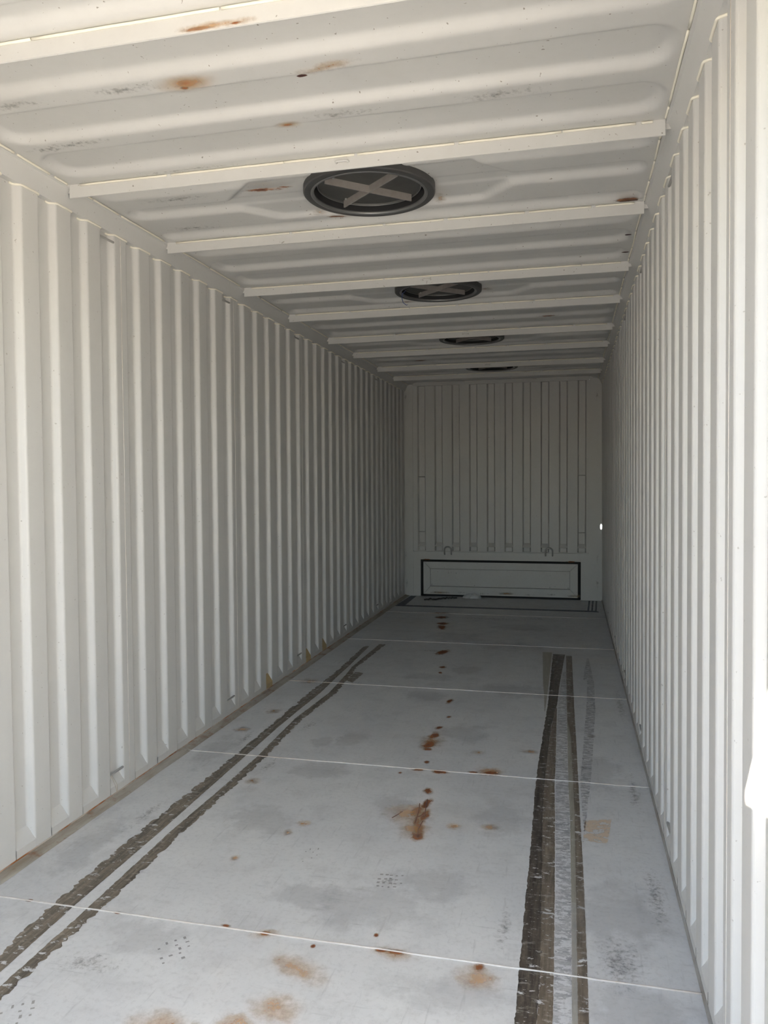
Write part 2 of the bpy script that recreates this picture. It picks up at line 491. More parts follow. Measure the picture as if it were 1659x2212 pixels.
def roof_panel(ya, yb, kind):
    L = yb - ya
    nx, ny = 176, int(L / 0.0085)
    X = np.linspace(-1.135, 1.135, nx); Y = np.linspace(ya, yb, ny)
    xx, yy = np.meshgrid(X, Y)
    d = np.full(xx.shape, 9.0)
    if kind == 'ribs':
        for b in (0.262, 0.565, 0.862):
            b *= L / 0.918
            d = np.minimum(d, sd_box(xx, yy, ya + b - 0.105, 1.098, 0.105, 0.085))
    elif kind == 'hatch':
        mid = ya + L / 2
        d = np.minimum(d, sd_box(xx, yy, ya + 0.205 - 0.075, 1.098, 0.075, 0.06))
        d = np.minimum(d, sd_box(xx, yy, ya + L - 0.028 - 0.055, 1.098, 0.055, 0.05))
        d = np.minimum(d, sd_box(xx, yy, mid + 0.005, 1.098, 0.062, 0.055))
    lift = lambda dd, hi: hi * np.clip(-dd / RUN, 0, 1)
    h = lift(d, HI)
    if kind == 'hatch':
        h = np.maximum(h, 0.021 * np.clip(-sd_oct(xx, yy, mid) / 0.020, 0, 1))
    for _ in range(1):                       # round the pressed edges a little
        h[1:-1] = 0.25 * h[:-2] + 0.5 * h[1:-1] + 0.25 * h[2:]
    zz = ZR + h
    # slight dents of a walked-on roof
    zz += 0.0016 * np.sin(xx * 3.1 + ya) * np.sin(yy * 5.3) * np.clip(np.minimum(yy - ya, yb - yy) / 0.12, 0, 1)
    V = np.stack([xx, yy, zz], -1).reshape(-1, 3)
    I = np.arange(nx * ny).reshape(ny, nx)
    Q = np.stack([I[:-1, :-1], I[1:, :-1], I[1:, 1:], I[:-1, 1:]], -1).reshape(-1, 4)
    if kind == 'hatch' and ya > 2:
        c = V[Q].mean(1)
        keep = np.hypot(c[:, 0], c[:, 1] - (ya + L / 2)) > 0.243
        Q = Q[keep]
    me = bpy.data.meshes.new('roof_sheet')
    me.from_pydata(V.tolist(), [], Q.tolist())
    me.shade_smooth()
    me.materials.append(M_ROOF)
    return link_obj('roof_sheet', me, ceiling)

cuts = [Y0, 1.075] + BEAMS + [YB + 0.06]
kinds = ['flat', 'hatch', 'ribs', 'hatch', 'ribs', 'hatch', 'ribs', 'hatch', 'ribs', 'hatch', 'ribs']
for i, kd in enumerate(kinds):
    a, b = cuts[i], cuts[i + 1]
    roof_panel(a, b, kd)
    # wavy sealant between roof sheet and top rails, broken here and there
    for S, xr in ((-1, 1.130), (1, 1.123)):
        y = a + 0.03
        while y < b - 0.06:
            ln = min(random.uniform(0.10, 0.42), b - 0.02 - y)
            pts = [(S * (xr - 0.004 + 0.003 * noise.noise((t * 4, S, 5))), t, ZR - 0.005) for t in np.linspace(y, y + ln, 8)]
            MB().tube(pts, 0.0040, 6).build('sealant_bead', M_CAULK, ceiling, smooth=180)
            y += ln + random.uniform(0.004, 0.03)

beam_profile = [(0.0, ZB), (0.0, ZR), (0.048, ZR), (0.048, ZR - 0.005), (0.006, ZR - 0.005), (0.007, ZB + 0.002), (0.004, ZB - 0.001)]
for i, y in enumerate(BEAMS):
    ends = (-1.131, 1.121)
    bo = MB().prism([(p[0] + y, p[1]) for p in beam_profile][::-1], 'x', ends[0], ends[1]).build('roof_beam', M_BEAM, ceiling)
    # cover strip outside, over the joint of the two roof sheets
    MB().box((-1.14, y - 0.02, ZR + 0.0005), (1.14, y + 0.02, ZR + 0.006)).build('seam_strip', M_ROOF, bo)
    # weld tabs joining the beam's ends to the rails
    for x0, x1 in ((-1.160, -1.128), (1.118, 1.150)):
        MB().box((x0, y + 0.012, ZB + 0.024), (x1, y + 0.016, ZR)).build('end_tab', M_BEAM, bo)
    x = ends[0] + 0.05
    while x < ends[1] - 0.06:
        ln = min(random.uniform(0.12, 0.6), ends[1] - 0.04 - x)
        pts = [(t, y - 0.003 + 0.0008 * noise.noise((t * 7, i, 0)), ZR - 0.0055 + 0.0012 * noise.noise((t * 9, i, 3))) for t in np.linspace(x, x + ln, 10)]
        MB().tube(pts, 0.0040, 6).build('sealant_bead', M_CAULK, bo, smooth=180)
        x += ln + random.uniform(0.003, 0.02)
    if i in (1, 3, 5, 7):
        pts = [(-0.022, y - 0.001, 2.571), (-0.022, y - 0.011, 2.571), (-0.017, y - 0.014, 2.571), (0.017, y - 0.014, 2.571), (0.022, y - 0.011, 2.571), (0.022, y - 0.001, 2.571)]
        MB().tube([(p[0] + 0.006, p[1], p[2]) for p in pts], 0.0042, 8).build('tie_ring', M_BEAM, bo, smooth=50)

# ------------------------------------------------------------------ roof hatches
def roof_hatch(yc, label):
    t = empty('roof_hatch', (0.006, yc, ZR))
    tag(t, label, 'hatch', 'round loading hatches in the roof')
    rim = MB().lathe([(0.272, 0.026), (0.272, -0.002), (0.268, -0.006), (0.240, -0.007), (0.236, -0.004)], 72).build('rim_flange', M_RIMDARK, t, smooth=40)
    prof = [(0.236 + 0.0085 * math.cos(a), -0.001 + 0.0085 * math.sin(a)) for a in np.linspace(0, 2 * math.pi, 13)]
    MB().lathe(prof, 72).build('rim_lip', M_RIM, t, smooth=180)
    MB().lathe([(0.229, -0.004), (0.229, 0.050), (0.0, 0.0505)], 72).build('gasket', M_GASKET, t, smooth=40)
    lid = MB().lathe([(0.0, 0.030), (0.209, 0.030), (0.212, 0.024), (0.216, 0.024), (0.216, 0.046), (0.0, 0.046)], 72).build('lid', M_LID, t, smooth=40)
    ringp = [(0.214 + 0.0022 * math.cos(a), 0.024 + 0.0022 * math.sin(a)) for a in np.linspace(0, 2 * math.pi, 9)]
    MB().lathe(ringp, 72).build('edge_bead', M_RIM, lid, smooth=180)
    a = 0.750
    for sgn in (1, -1):
        ang = sgn * a
        h = 0.030
        if sgn > 0:
            b = MB().box((-0.203, -0.003, 0.031 - h), (0.203, 0.003, 0.031)).box((-0.203, 0.003, 0.0275), (0.203, 0.022, 0.031))
            b.build('brace', M_BRACE, t, rot=(0, 0, ang))
        else:
            for x0, x1 in ((-0.203, -0.0032), (0.0032, 0.203)):
                b = MB().box((x0, -0.003, 0.031 - h), (x1, 0.003, 0.031)).box((x0, 0.003, 0.0275), (x1, 0.022, 0.031))
                b.build('brace', M_BRACE, t, rot=(0, 0, ang))
    for ang in (a, -a, a + math.pi, -a + math.pi):
        MB().lathe([(0.006, 0), (0.006, -0.005), (0.0, -0.006)], 8).build('bolt', M_ROD, t, (0.17 * math.cos(ang + 0.06), 0.17 * math.sin(ang + 0.06), 0.0275), smooth=40)
    return t
HY = [(BEAMS[k] + BEAMS[k + 1]) / 2 for k in (1, 3, 5, 7)]
roof_hatch(HY[0], 'round roof hatch with grey cross-braced lid, rust scratches beside its dark rim')
roof_hatch(HY[1], 'round roof hatch with cross-braced lid and a blue wire hanging at its rim')
roof_hatch(HY[2], 'round roof hatch in the bay after the blue-wired one')
roof_hatch(HY[3], 'round roof hatch in the last bay before the back wall')
wx, wy = -0.215, HY[1] - 0.03
wp = [(wx + 0.02, wy, ZR + 0.01), (wx, wy - 0.01, ZR - 0.012), (wx - 0.002, wy - 0.012, ZR - 0.04), (wx + 0.006, wy - 0.014, ZR - 0.068), (wx + 0.028, wy - 0.016, ZR - 0.085), (wx + 0.036, wy - 0.016, ZR - 0.082)]
M_BLUE = paint('blue plastic', (0.03, 0.07, 0.30), amount=0.2)
tag(MB().tube(wp, 0.0022, 6).build('wire', M_BLUE, smooth=180), 'short blue wire hanging down at the rim of a roof hatch', 'wire')

# ------------------------------------------------------------------ back wall
wall_b = empty('wall_back', (0, 0, 0))
tag(wall_b, 'dim grey corrugated back wall with corner posts, sill and header', 'wall', kind='structure')
yb = YB
def bw(name, a, b, mat=M_BACK, parent=wall_b):
    return MB().box(a, b).build(name, mat, parent)
# corner posts, the right one with a small hole open to daylight
bw('corner_post', (-1.26, yb - 0.012, -0.03), (-1.085, yb + 0.10, 2.70))
HX, HZ, hrx, hrz = 1.160, 0.868, 0.0115, 0.034
m = MB()
x0, x1, z0, z1 = 1.028, 1.26, -0.03, 2.70
N = 24
def ring(rx, rz, y): return [(HX + rx * math.cos(2 * math.pi * i / N), y, HZ + rz * math.sin(2 * math.pi * i / N)) for i in range(N)]
ya_, yb_ = yb - 0.012, yb - 0.006
inner = ring(hrx, hrz, ya_)
sq = []
for i in range(N):
    c_, s_ = math.cos(2 * math.pi * i / N), math.sin(2 * math.pi * i / N)
    k = 1 / max(abs(c_), abs(s_))
    sq.append((HX + 0.015 * k * c_, ya_, HZ + 0.06 * k * s_))
m.add(inner + sq + ring(hrx, hrz, yb_), [(i, (i + 1) % N, N + (i + 1) % N, N + i) for i in range(N)] + [((i + 1) % N, i, 2 * N + i, 2 * N + (i + 1) % N) for i in range(N)])
for (xa, xb, za, zb) in ((x0, HX - 0.015, z0, z1), (HX + 0.015, x1, z0, z1), (HX - 0.015, HX + 0.015, z0, HZ - 0.06), (HX - 0.015, HX + 0.015, HZ + 0.06, z1)):
    m.box((xa, ya_, za), (xb, yb_, zb))
m.build('corner_post', M_BACK, wall_b)
# post returns and header
bw('post_return', (-1.090, yb - 0.016, 0.0), (-1.075, yb + 0.05, 2.575))
bw('post_return', (1.020, yb - 0.016, 0.0), (1.035, yb + 0.05, 2.575))
bw('header', (-1.072, yb - 0.022, 2.578), (1.020, yb + 0.1, 2.70))
bw('header_gusset', (-1.26, yb - 0.018, 2.588), (-1.080, yb + 0.1, 2.70))
bw('header_gusset', (1.026, yb - 0.018, 2.588), (1.26, yb + 0.1, 2.70))
for x in (-0.458, 0.395):
    MB().tube([(x - 0.022, yb - 0.02, 2.612), (x - 0.022, yb - 0.034, 2.612), (x + 0.022, yb - 0.034, 2.612), (x + 0.022, yb - 0.02, 2.612)], 0.004, 6).build('tie_ring', M_BACK, wall_b, smooth=50)
# corrugated sheet: ten narrow recesses
XS = [-1.005 + 0.2125 * k for k in range(10)]
RW, RS, RD = 0.070, 0.015, 0.036
pr = [(-1.08, 0.0)]
for x in XS:
    pr += [(x - RS, 0.0), (x, RD), (x + RW, RD), (x + RW + RS, 0.0)]
pr.append((1.025, 0.0))
n = len(pr)
m = MB()
m.add([(x, yb + o, 0.559) for x, o in pr] + [(x, yb + o, 2.60) for x, o in pr], [(i, i + 1, n + i + 1, n + i) for i in range(n - 1)])
m.build('back_sheet', M_BACK, wall_b)
mid = 4 * 0.2125 - 1.005 + 0.145
MB().tube([(mid, yb, 0.57), (mid, yb, 1.6), (mid, yb, 2.57)], 0.002, 5).build('weld_seam', M_BACK, wall_b)
fm = MB().add([(-RS, -0.001, 0.612), (RW + RS, -0.001, 0.612), (RW + RS, RD + 0.001, 0.662), (-RS, RD + 0.001, 0.662)], [(0, 1, 2, 3)])
me = fm.mesh('filler_plate', M_BACK)
for x in XS:
    link_obj('filler_plate', me, wall_b, (x, yb, 0))
for x in (XS[0], XS[-1]):
    for z in (1.470, 0.795):
        MB().tube([(x - 0.004, yb + 0.008, z), (x + RW + 0.004, yb + 0.008, z)], 0.006, 8).build('lashing_bar', M_ROD, wall_b, smooth=40)
# recessed joint between sheet and sill
bw('joint_recess', (-1.075, yb + 0.016, 0.540), (1.020, yb + 0.05, 0.5595))
bw('sheet_foot', (-1.082, yb - 0.0004, 0.5575), (1.027, yb + 0.055, 0.5610))
# sill and the panels beside the discharge hatch
bw('sill', (-1.076, yb - 0.014, 0.452), (1.021, yb + 0.05, 0.5495))
bw('side_panel', (-1.076, yb - 0.010, 0.0), (-0.985, yb + 0.05, 0.4525))
bw('side_panel', (0.932, yb - 0.010, 0.0), (1.021, yb + 0.05, 0.4525))
for x in (-0.643, 0.566):
    w_ = 0.040
    pts = [(x - w_, yb - 0.012, 0.520), (x - w_, yb - 0.030, 0.526), (x - w_, yb - 0.034, 0.575)]
    pts += [(x + w_ * math.cos(a), yb - 0.034, 0.578 + w_ * 0.85 * math.sin(a)) for a in np.linspace(math.pi, 0, 9)]
    pts += [(x + w_, yb - 0.034, 0.575), (x + w_, yb - 0.030, 0.526), (x + w_, yb - 0.012, 0.520)]
    MB().tube(pts, 0.0095, 8).build('lashing_ring', M_ROD, wall_b, smooth=60)

# discharge hatch: a low wide door in the foot of the back wall
door = empty('door_1', (0, yb, 0))
tag(door, 'low wide grey discharge hatch with black gasket in the foot of the back wall', 'hatch door', kind='structure')
dl, dr, db, dt = -0.972, 0.920, 0.006, 0.446
g = 0.022
MB().box((dl - 0.02, 0.012, -0.02), (dr + 0.02, 0.03, dt + 0.02)).build('backing_plate', M_GASKET, door)
for a, b in (((dl - 0.006, -0.004, dt - g), (dr + 0.006, 0.013, dt + 0.004)), ((dl - 0.006, -0.003, db), (dl + g, 0.013, dt)), ((dr - g, -0.003, db), (dr + 0.006, 0.013, dt)), ((dl, -0.003, db - 0.006), (dr, 0.013, db + g * 0.8))):
    MB().box(a, b).build('gasket', M_GASKET, door)
il, ir, ib, it = dl + g, dr - g, db + g * 0.8, dt - g
pl, pr_, pb, pt = -0.864, 0.808, 0.122, 0.338
def slab(poly, y_front, y_back, name, mat, parent):
    mm = MB().prism(poly, 'y', y_front, y_back)
    return mm.build(name, mat, parent)
q = 0.0012
slab([(il + q, it), (ir - q, it), (pr_ - q, pt + q), (pl + q, pt + q)], -0.008, 0.012, 'frame_rail', M_GREYDOOR, door)
slab([(il + q, ib), (pl + q, pb - q), (pr_ - q, pb - q), (ir - q, ib)], -0.008, 0.012, 'frame_rail', M_GREYDOOR, door)
slab([(il, ib + q), (il, it - q), (pl, pt - q), (pl, pb + q)], -0.008, 0.012, 'frame_stile', M_GREYDOOR, door)
slab([(ir, ib + q), (pr_, pb + q), (pr_, pt - q), (ir, it - q)], -0.008, 0.012, 'frame_stile', M_GREYDOOR, door)
pn = MB().box((pl + 0.003, -0.003, pb + 0.004), (pr_ - 0.003, 0.012, pt - 0.003)).build('panel', M_GREYDOOR, door)
for x, z in ((-0.64, 0.29), (-0.545, 0.288), (-0.845, 0.145), (-0.32, 0.142), (0.575, 0.140), (0.788, 0.138)):
    MB().lathe([(0.0065, 0), (0.0065, 0.004), (0.0, 0.006)], 10).build('bolt', M_ROD, pn, (x, -0.003, z), (math.pi / 2, 0, 0), smooth=40)

# ------------------------------------------------------------------ door end (behind and beside the camera)
wf = empty('wall_front', (0, 0, 0))
tag(wf, 'white steel door frame at the open end of the container', 'door frame', kind='structure')
ZH = 2.43
MB().box((-1.25, Y0 - 0.08, ZH), (1.25, Y0 + 0.004, 2.68)).build('header', M_WALL, wf)
MB().box((-1.25, Y0 - 0.08, -0.18), (-1.172, Y0 + 0.004, ZH)).build('corner_post', M_WALL, wf)
MB().box((1.172, Y0 - 0.08, -0.18), (1.25, Y0 + 0.004, ZH)).build('corner_post', M_WALL, wf)
MB().box((-1.25, Y0 - 0.08, -0.18), (1.25, Y0 + 0.004, -0.004)).build('sill', M_WALL, wf)
for nm, hx, ang, sgn, lab in (('door_2', -1.172, -65.0, 1, 'left container door leaf standing wide open'), ('door_3', 1.262, -88.0, -1, 'right container door leaf folded back along the outside')):
    dd = empty(nm, (hx, Y0 - 0.05, 0))
    tag(dd, lab, 'door', kind='structure')
    w_ = 1.155 * sgn
    if sgn > 0:
        dd.rotation_euler = (0, 0, math.radians(ang))
    else:
        dd.rotation_euler = (0, 0, math.radians(ang))
    xs = sorted((0.0, w_))
    MB().box((xs[0], -0.02, 0.01), (xs[1], 0.0, ZH - 0.004)).build('door_skin', M_WALL, dd)
    for za, zb in ((0.01, 0.11), (ZH - 0.104, ZH - 0.004)):
        MB().box((xs[0], -0.045, za), (xs[1], -0.02, zb)).build('door_rail', M_WALL, dd)

# ------------------------------------------------------------------ tape strips and residue on the floor
def interp(kn, y):
    if y <= kn[0][0]: return kn[0][1], kn[0][2]
    for a, b in zip(kn[:-1], kn[1:]):
        if y <= b[0]:
            t = (y - a[0]) / (b[0] - a[0])
            return a[1] + (b[1] - a[1]) * t, a[2] + (b[2] - a[2]) * t
    return kn[-1][1], kn[-1][2]
tape_count = [0]
def tape(name, mat, knots, z, label, cat='tape', rag=(0, 0), holes=0.0, hscale=(40, 14), group=None, cols=7):
    """a worn strip along the floor: knots (y, x left, x right); rag = edge tearing left/right in metres; holes = share torn away"""
    tape_count[0] += 1
    sd = tape_count[0] * 17.3
    y0, y1 = knots[0][0], knots[-1][0]
    rows = max(2, int((y1 - y0) / 0.009))
    V = []
    for i in range(rows + 1):
        y = y0 + (y1 - y0) * i / rows
        xl, xr = interp(knots, y)
        nl = noise.noise((sd, y * 26, 0)) + 0.8 * noise.noise((sd, y * 75, 5)); nr = noise.noise((sd + 4, y * 26, 9)) + 0.8 * noise.noise((sd + 4, y * 75, 9))
        xl += rag[0] * max(-0.3, nl); xr -= rag[1] * max(-0.3, nr)
        xl += 0.0006 * random.uniform(-1, 1); xr += 0.0006 * random.uniform(-1, 1)
        for k in range(cols + 1):
            V.append((xl + (xr - xl) * k / cols, y, z))
    Fc = []
    for i in range(rows):
        for k in range(cols):
            a = i * (cols + 1) + k
            x, y = V[a][0], V[a][1]
            Fc.append((a, a + 1, a + cols + 2, a + cols + 1))
    o = MB().add(V, Fc).build(name, mat)
    tag(o, label, cat, group)
    return o
T1 = 0.0007
tape('tape_strip', M_TDARK, [(1.66, .684, .735), (1.97, .680, .736), (2.3, .676, .738), (2.8, .673, .724), (3.28, .667, .706), (3.57, .663, .703), (3.9, .664, .705), (4.5, .673, .712), (4.93, .680, .737), (5.4, .680, .745), (6.38, .679, .774)], T1,
     'near-black worn tape strip, darkest of the bundle beside the right wall', rag=(0.004, 0.002), holes=0.16)
tape('tape_strip', M_TBROWN, [(1.66, .735, .778), (2.2, .737, .775), (2.57, .726, .770), (3.28, .706, .757), (3.58, .703, .749), (3.9, .705, .748), (4.4, .711, .742), (4.85, .728, .738)], T1 + 0.0003,
     'brown tape strip laid against the near-black one beside the right wall', rag=(0.0, 0.001), holes=0.20, hscale=(25, 30))
tape('tape_strip', M_TOLIVE, [(1.66, .826, .842), (2.0, .825, .841), (2.69, .823, .840), (3.3, .818, .838), (3.6, .811, .834), (4.3, .803, .826), (4.63, .799, .822)], T1,
     'thin olive tape film along the narrow brown strip near the right wall', rag=(0.0, 0.0), holes=0.12)
tape('tape_strip', M_TBROWN, [(1.66, .841, .868), (2.27, .840, .868), (2.76, .839, .866), (3.31, .837, .859), (3.61, .832, .856), (4.3, .822, .849), (4.63, .800, .844), (5.12, .794, .839), (6.34, .783, .828)], T1 + 0.0004,
     'narrow brown tape strip standing alone between the dark bundle and the right wall', rag=(0.0, 0.001), holes=0.14, hscale=(18, 34))
def residue_mat():
    m, nt, p = new_mat('grey adhesive residue')
    tc = nd(nt, 'ShaderNodeNewGeometry').outputs['Position']
    c = mix(nt, ramp(nt, noise_out(nt, tc, 14, 6, 0.75, (1, 2.2, 1)), [(0.38, G1(0)), (0.62, G1(1))]), (0.50, 0.50, 0.50), (0.27, 0.27, 0.275))
    nt.links.new(c, p.inputs['Base Color']); p.inputs['Roughness'].default_value = 0.55
    wear(nt, p, tc, 0.50, (1, 2.2, 1))
    return m
M_RES = residue_mat()
tape('tape_residue', M_RES, [(1.66, .779, .825), (2.2, .776, .824), (2.7, .771, .822), (3.3, .758, .817), (3.92, .749, .806), (4.6, .744, .798), (5.21, .746, .792), (5.8, .762, .786)], T1 - 0.0003,
     'pale grey adhesive residue between the brown strips beside the right wall', rag=(0.001, 0.003), holes=0.30)
tape('tape_residue', M_RES, [(3.15, .872, .876), (3.31, .869, .886), (3.65, .863, .910), (4.06, .881, .931), (4.4, .893, .945), (4.84, .912, .967), (5.1, .921, .970), (5.56, .931, .979), (5.60, .907, .972), (5.90, .920, .968), (6.27, .944, .958)], T1,
     'broken grey adhesive residue strip closest to the right wall', rag=(0.002, 0.004), holes=0.30, hscale=(14, 20))
tape('tape_residue', M_TOLIVE, [(4.77, .664, .669), (5.1, .652, .670), (5.45, .632, .671), (6.0, .612, .671), (6.44, .595, .671)], T1 - 0.0001,
     'faded olive tape wedge at the far end of the dark bundle', rag=(0.001, 0.001), holes=0.2)
tape('tape_strip', M_TLEFT, [(1.55, -.835, -.776), (1.9, -.840, -.776), (2.2, -.863, -.786), (2.75, -.872, -.789), (3.6, -.865, -.806), (4.15, -.869, -.815), (4.5, -.876, -.812), (4.88, -.883, -.806), (5.3, -.876, -.822), (5.69, -.883, -.832), (6.37, -.900, -.859)], T1,
     'broad worn brown tape strip running closest to the left wall', rag=(0.016, 0.001), holes=0.20, hscale=(30, 7))
tape('tape_strip', M_TLEFT, [(1.5, -.728, -.686), (1.78, -.731, -.689), (2.2, -.734, -.682), (2.77, -.749, -.699), (3.3, -.742, -.695), (3.66, -.745, -.698), (4.3, -.776, -.730), (4.9, -.750, -.702), (5.4, -.780, -.735), (5.62, -.800, -.762), (6.47, -.795, -.738)], T1,
     'narrow ragged brown tape strip, inner one of the pair near the left wall', rag=(0.003, 0.016), holes=0.24, hscale=(26, 20))
tape('tape_scrap', M_TBROWN, [(5.18, -.674, -.667), (5.21, -.715, -.667), (5.25, -.729, -.666), (5.45, -.731, -.662), (5.47, -.731, -.70)], T1,
     'short loose scrap of tape beside the ragged strip near the left wall', rag=(0.002, 0.002))
M_ORANGE = tape_mat('orange stained film', (0.60, 0.46, 0.33), (0.58, 0.50, 0.41), (0.62, 0.61, 0.58), 0.7, 0.5, 0.46, (0.6, 1.0, 1))
tape('tape_scrap', M_ORANGE, [(3.054, .866, .868), (3.064, .868, .959), (3.075, .869, .961), (3.249, .877, .981), (3.27, .93, .983), (3.287, .983, .985)], T1,
     'square scrap of orange-stained film near the right wall', rag=(0.001, 0.003), holes=0.14)
tape('tape_strip', M_TBLUE, [(8.52, -1.12, 1.11), (8.535, -1.12, 1.11), (8.60, -1.12, 1.10), (8.615, -1.10, 1.09)], T1, 'dark crosswise tape band on the floor before the back wall', cols=160, rag=(0.01, 0.01), holes=0.14, hscale=(9, 40))
tape('tape_strip', M_TBLUE, [(8.61, -1.125, -1.02), (9.33, -1.10, -1.03)], T1, 'dark tape band at the left end of the crosswise one', rag=(0.004, 0.004), holes=0.12)
for xo in (1.005, 1.045, 1.085):
    tape('tape_strip', M_TBLUE, [(8.61, xo - 0.012, xo + 0.006), (9.33, xo + 0.016, xo + 0.034)], T1, 'thin dark tape line, one of three at the right end of the crosswise band', group='three thin tape lines by the back wall', rag=(0.002, 0.002), holes=0.12, cols=3)

# ------------------------------------------------------------------ stains
quad = bpy.data.meshes.new('stain')
def stain_mesh(mat):
    me = bpy.data.meshes.new('stain')
    me.from_pydata([(-.5, -.5, 0), (.5, -.5, 0), (.5, .5, 0), (-.5, .5, 0)], [], [(0, 1, 2, 3)])
    uvl = me.uv_layers.new(name='UVMap')
    for li, c in zip(range(4), ((0, 0), (1, 0), (1, 1), (0, 1))): uvl.data[li].uv = c
    me.materials.append(mat)
    return me
ST = {k: stain_mesh(m_) for k, m_ in (('rust', M_RUST), ('hot', M_RUSTHOT), ('dark', M_RUSTDARK), ('smudge', M_SMUDGE), ('grime', M_GRIME), ('ochre', M_OCHRESTAIN))}
zoff = [0]
NAMES = {'rust': 'rust_stain', 'hot': 'rust_stain', 'dark': 'rust_hole', 'smudge': 'smudge', 'grime': 'grime_patch', 'ochre': 'ochre_stain'}
def stain(kind, parent, x, y, z, sx, sy, rot=0.0, face='up'):
    zoff[0] += 1
    e = 0.0004 + 0.00003 * (zoff[0] % 40)
    o = link_obj(NAMES[kind], ST[kind], parent)
    if face == 'up': o.location = (x, y, z + e); o.rotation_euler = (0, 0, rot)
    elif face == 'down': o.location = (x, y, z - e); o.rotation_euler = (math.pi, 0, rot)
    elif face == 'back': o.location = (x, y - e, z); o.rotation_euler = (math.pi / 2, rot, 0)
    elif face == 'left': o.location = (x + e, y, z); o.rotation_euler = (0, math.pi / 2, 0)
    o.scale = (sx, sy, 1)
    return o
FL = lambda k, x, y, sx, sy, r=0.0: stain(k, floor, x, y, 0, sx, sy, r)
for a in [(.192, 3.414, .07, .12), (.209, 3.27, .06, .20), (.222, 3.15, .07, .22), (.185, 3.20, .10, .18), (.201, 3.10, .05, .16), (.222, 3.03, .07, .22), (.232, 2.96, .08, .12),
          (-.208, 6.266, .13, .34), (-.124, 5.756, .08, .14), (-.112, 5.58, .05, .09), (.068, 4.861, .07, .16), (.114, 4.533, .05, .08), (.089, 4.321, .06, .11), (.086, 4.18, .09, .22), (.083, 4.02, .12, .22), (.093, 3.955, .07, .07), (.119, 3.764, .05, .06),
          (-.48, 7.892, .22, .22), (-.391, 7.347, .13, .36), (-.553, 8.145, .4, .12), (-.42, 7.55, .2, .2),
          (.236, 2.272, .026, .034), (.063, 2.174, .022, .030), (.02, 3.60, .035, .045)]:
    FL('rust', *a, random.uniform(-.3, .3))
for a in [(.202, 3.653, .13, .09), (.438, 3.69, .16, .13), (-.104, 2.203, .045, .035), (.311, 2.200, .11, .045), (.565, 2.184, .05, .06), (-.24, 2.215, .05, .03), (.27, 2.200, .06, .03), (.36, 3.68, .08, .05), (.10, 3.655, .10, .05), (-.62, 2.204, .04, .02), (-.955, 2.205, .04, .025)]:
    FL('rust', *a, 0)
for a in [(.15, 3.16, .30, .30), (.2, 3.02, .22, .26), (-.283, 2.877, .07, .08), (-.254, 2.968, .10, .09), (-.638, 3.349, .11, .11), (-.401, 2.635, .06, .08), (.565, 2.13, .20, .16), (.358, 3.963, .12, .11), (.616, 4.031, .16, .09), (.09, 4.08, .22, .26), (.44, 3.72, .2, .16), (-.104, 2.20, .14, .07), (.93, 4.35, .07, .08), (.885, 3.86, .06, .07), (.31, 2.195, .22, .09), (-.98, 5.15, .2, .2), (-.96, 4.42, .14, .16), (-1.0, 4.05, .14, .14), (.5, 3.10, .1, .1), (.36, 3.08, .1, .08)]:
    FL('ochre', *a, random.uniform(-.5, .5))
for a in [(.06, 1.89, .26, .16), (-.02, 1.80, .2, .14), (.14, 1.78, .24, .12), (-.20, 1.76, .3, .16), (.06, 2.06, .3, .16)]:
    FL('ochre', *a, random.uniform(-.5, .5))
for a in [(.05, 3.22, .30, .30, .6), (-.06, 2.46, .40, .28, -.1), (-.43, 2.96, .42, .42, .4), (-.33, 4.01, .26, .34, 0), (-.49, 3.95, .18, .24, 0), (.16, 2.42, .6, .38, .1), (.35, 2.62, .5, .3, 0), (.05, 5.71, .36, .42, 0), (-.1, 4.95, .5, .3, 0), (.25, 4.25, .45, .45, 0), (.5, 2.05, .5, .22, 0), (.98, 2.55, .4, .6, 0), (1.0, 2.05, .4, .4, 0), (.95, 3.8, .3, .7, 0), (-.35, 3.55, .5, .3, .2), (.55, 3.2, .35, .5, 0), (-.2, 5.45, .6, .3, 0), (.3, 6.6, .8, .5, 0), (-1.0, 2.6, .26, .7, 0), (-1.0, 3.7, .24, .8, 0), (.45, 5.2, .7, .5, 0), (-.45, 2.1, .35, .25, 0), (-.2, 6.9, .8, .6, 0), (.4, 7.5, .9, .6, 0)]:
    FL('smudge', *a)
for a in [(-.93, 2.9, .12, .6, 0), (-.92, 3.9, .1, .7, .05), (-.64, 3.55, .12, .5, -.1), (-.65, 4.2, .14, .4, -.15), (.62, 2.4, .1, .5, 0), (.96, 2.3, .3, .6, 0), (1.1, 2.7, .14, .9, 0), (1.1, 3.6, .12, .9, 0), (-.55, 1.95, .4, .2, 0), (.2, 2.6, .16, .12, 0), (.4, 1.85, .4, .2, 0), (0, 7.9, 1.6, .3, 0), (.5, 8.0, 1.0, .35, 0), (-.3, 6.3, .5, .2, 0), (1.12, 5, .12, 1.6, 0)]:
    FL('grime', *a)
M_CRACK = paint('dark rust', (0.10, 0.028, 0.014), amount=0.3, rough=0.9)
for pts in ([(.205, 3.32), (.212, 3.25), (.224, 3.15)], [(.180, 3.27), (.192, 3.18), (.199, 3.07)], [(.226, 3.10), (.222, 3.02), (.234, 2.945)], [(.095, 3.10), (.125, 3.17)], [(.190, 3.12), (.225, 3.17)], [(.205, 2.99), (.236, 2.945)]):
    MB().tube([(x, y, 0.0006) for x, y in pts], 0.0022, 5).build('rust_crack', M_CRACK, floor)
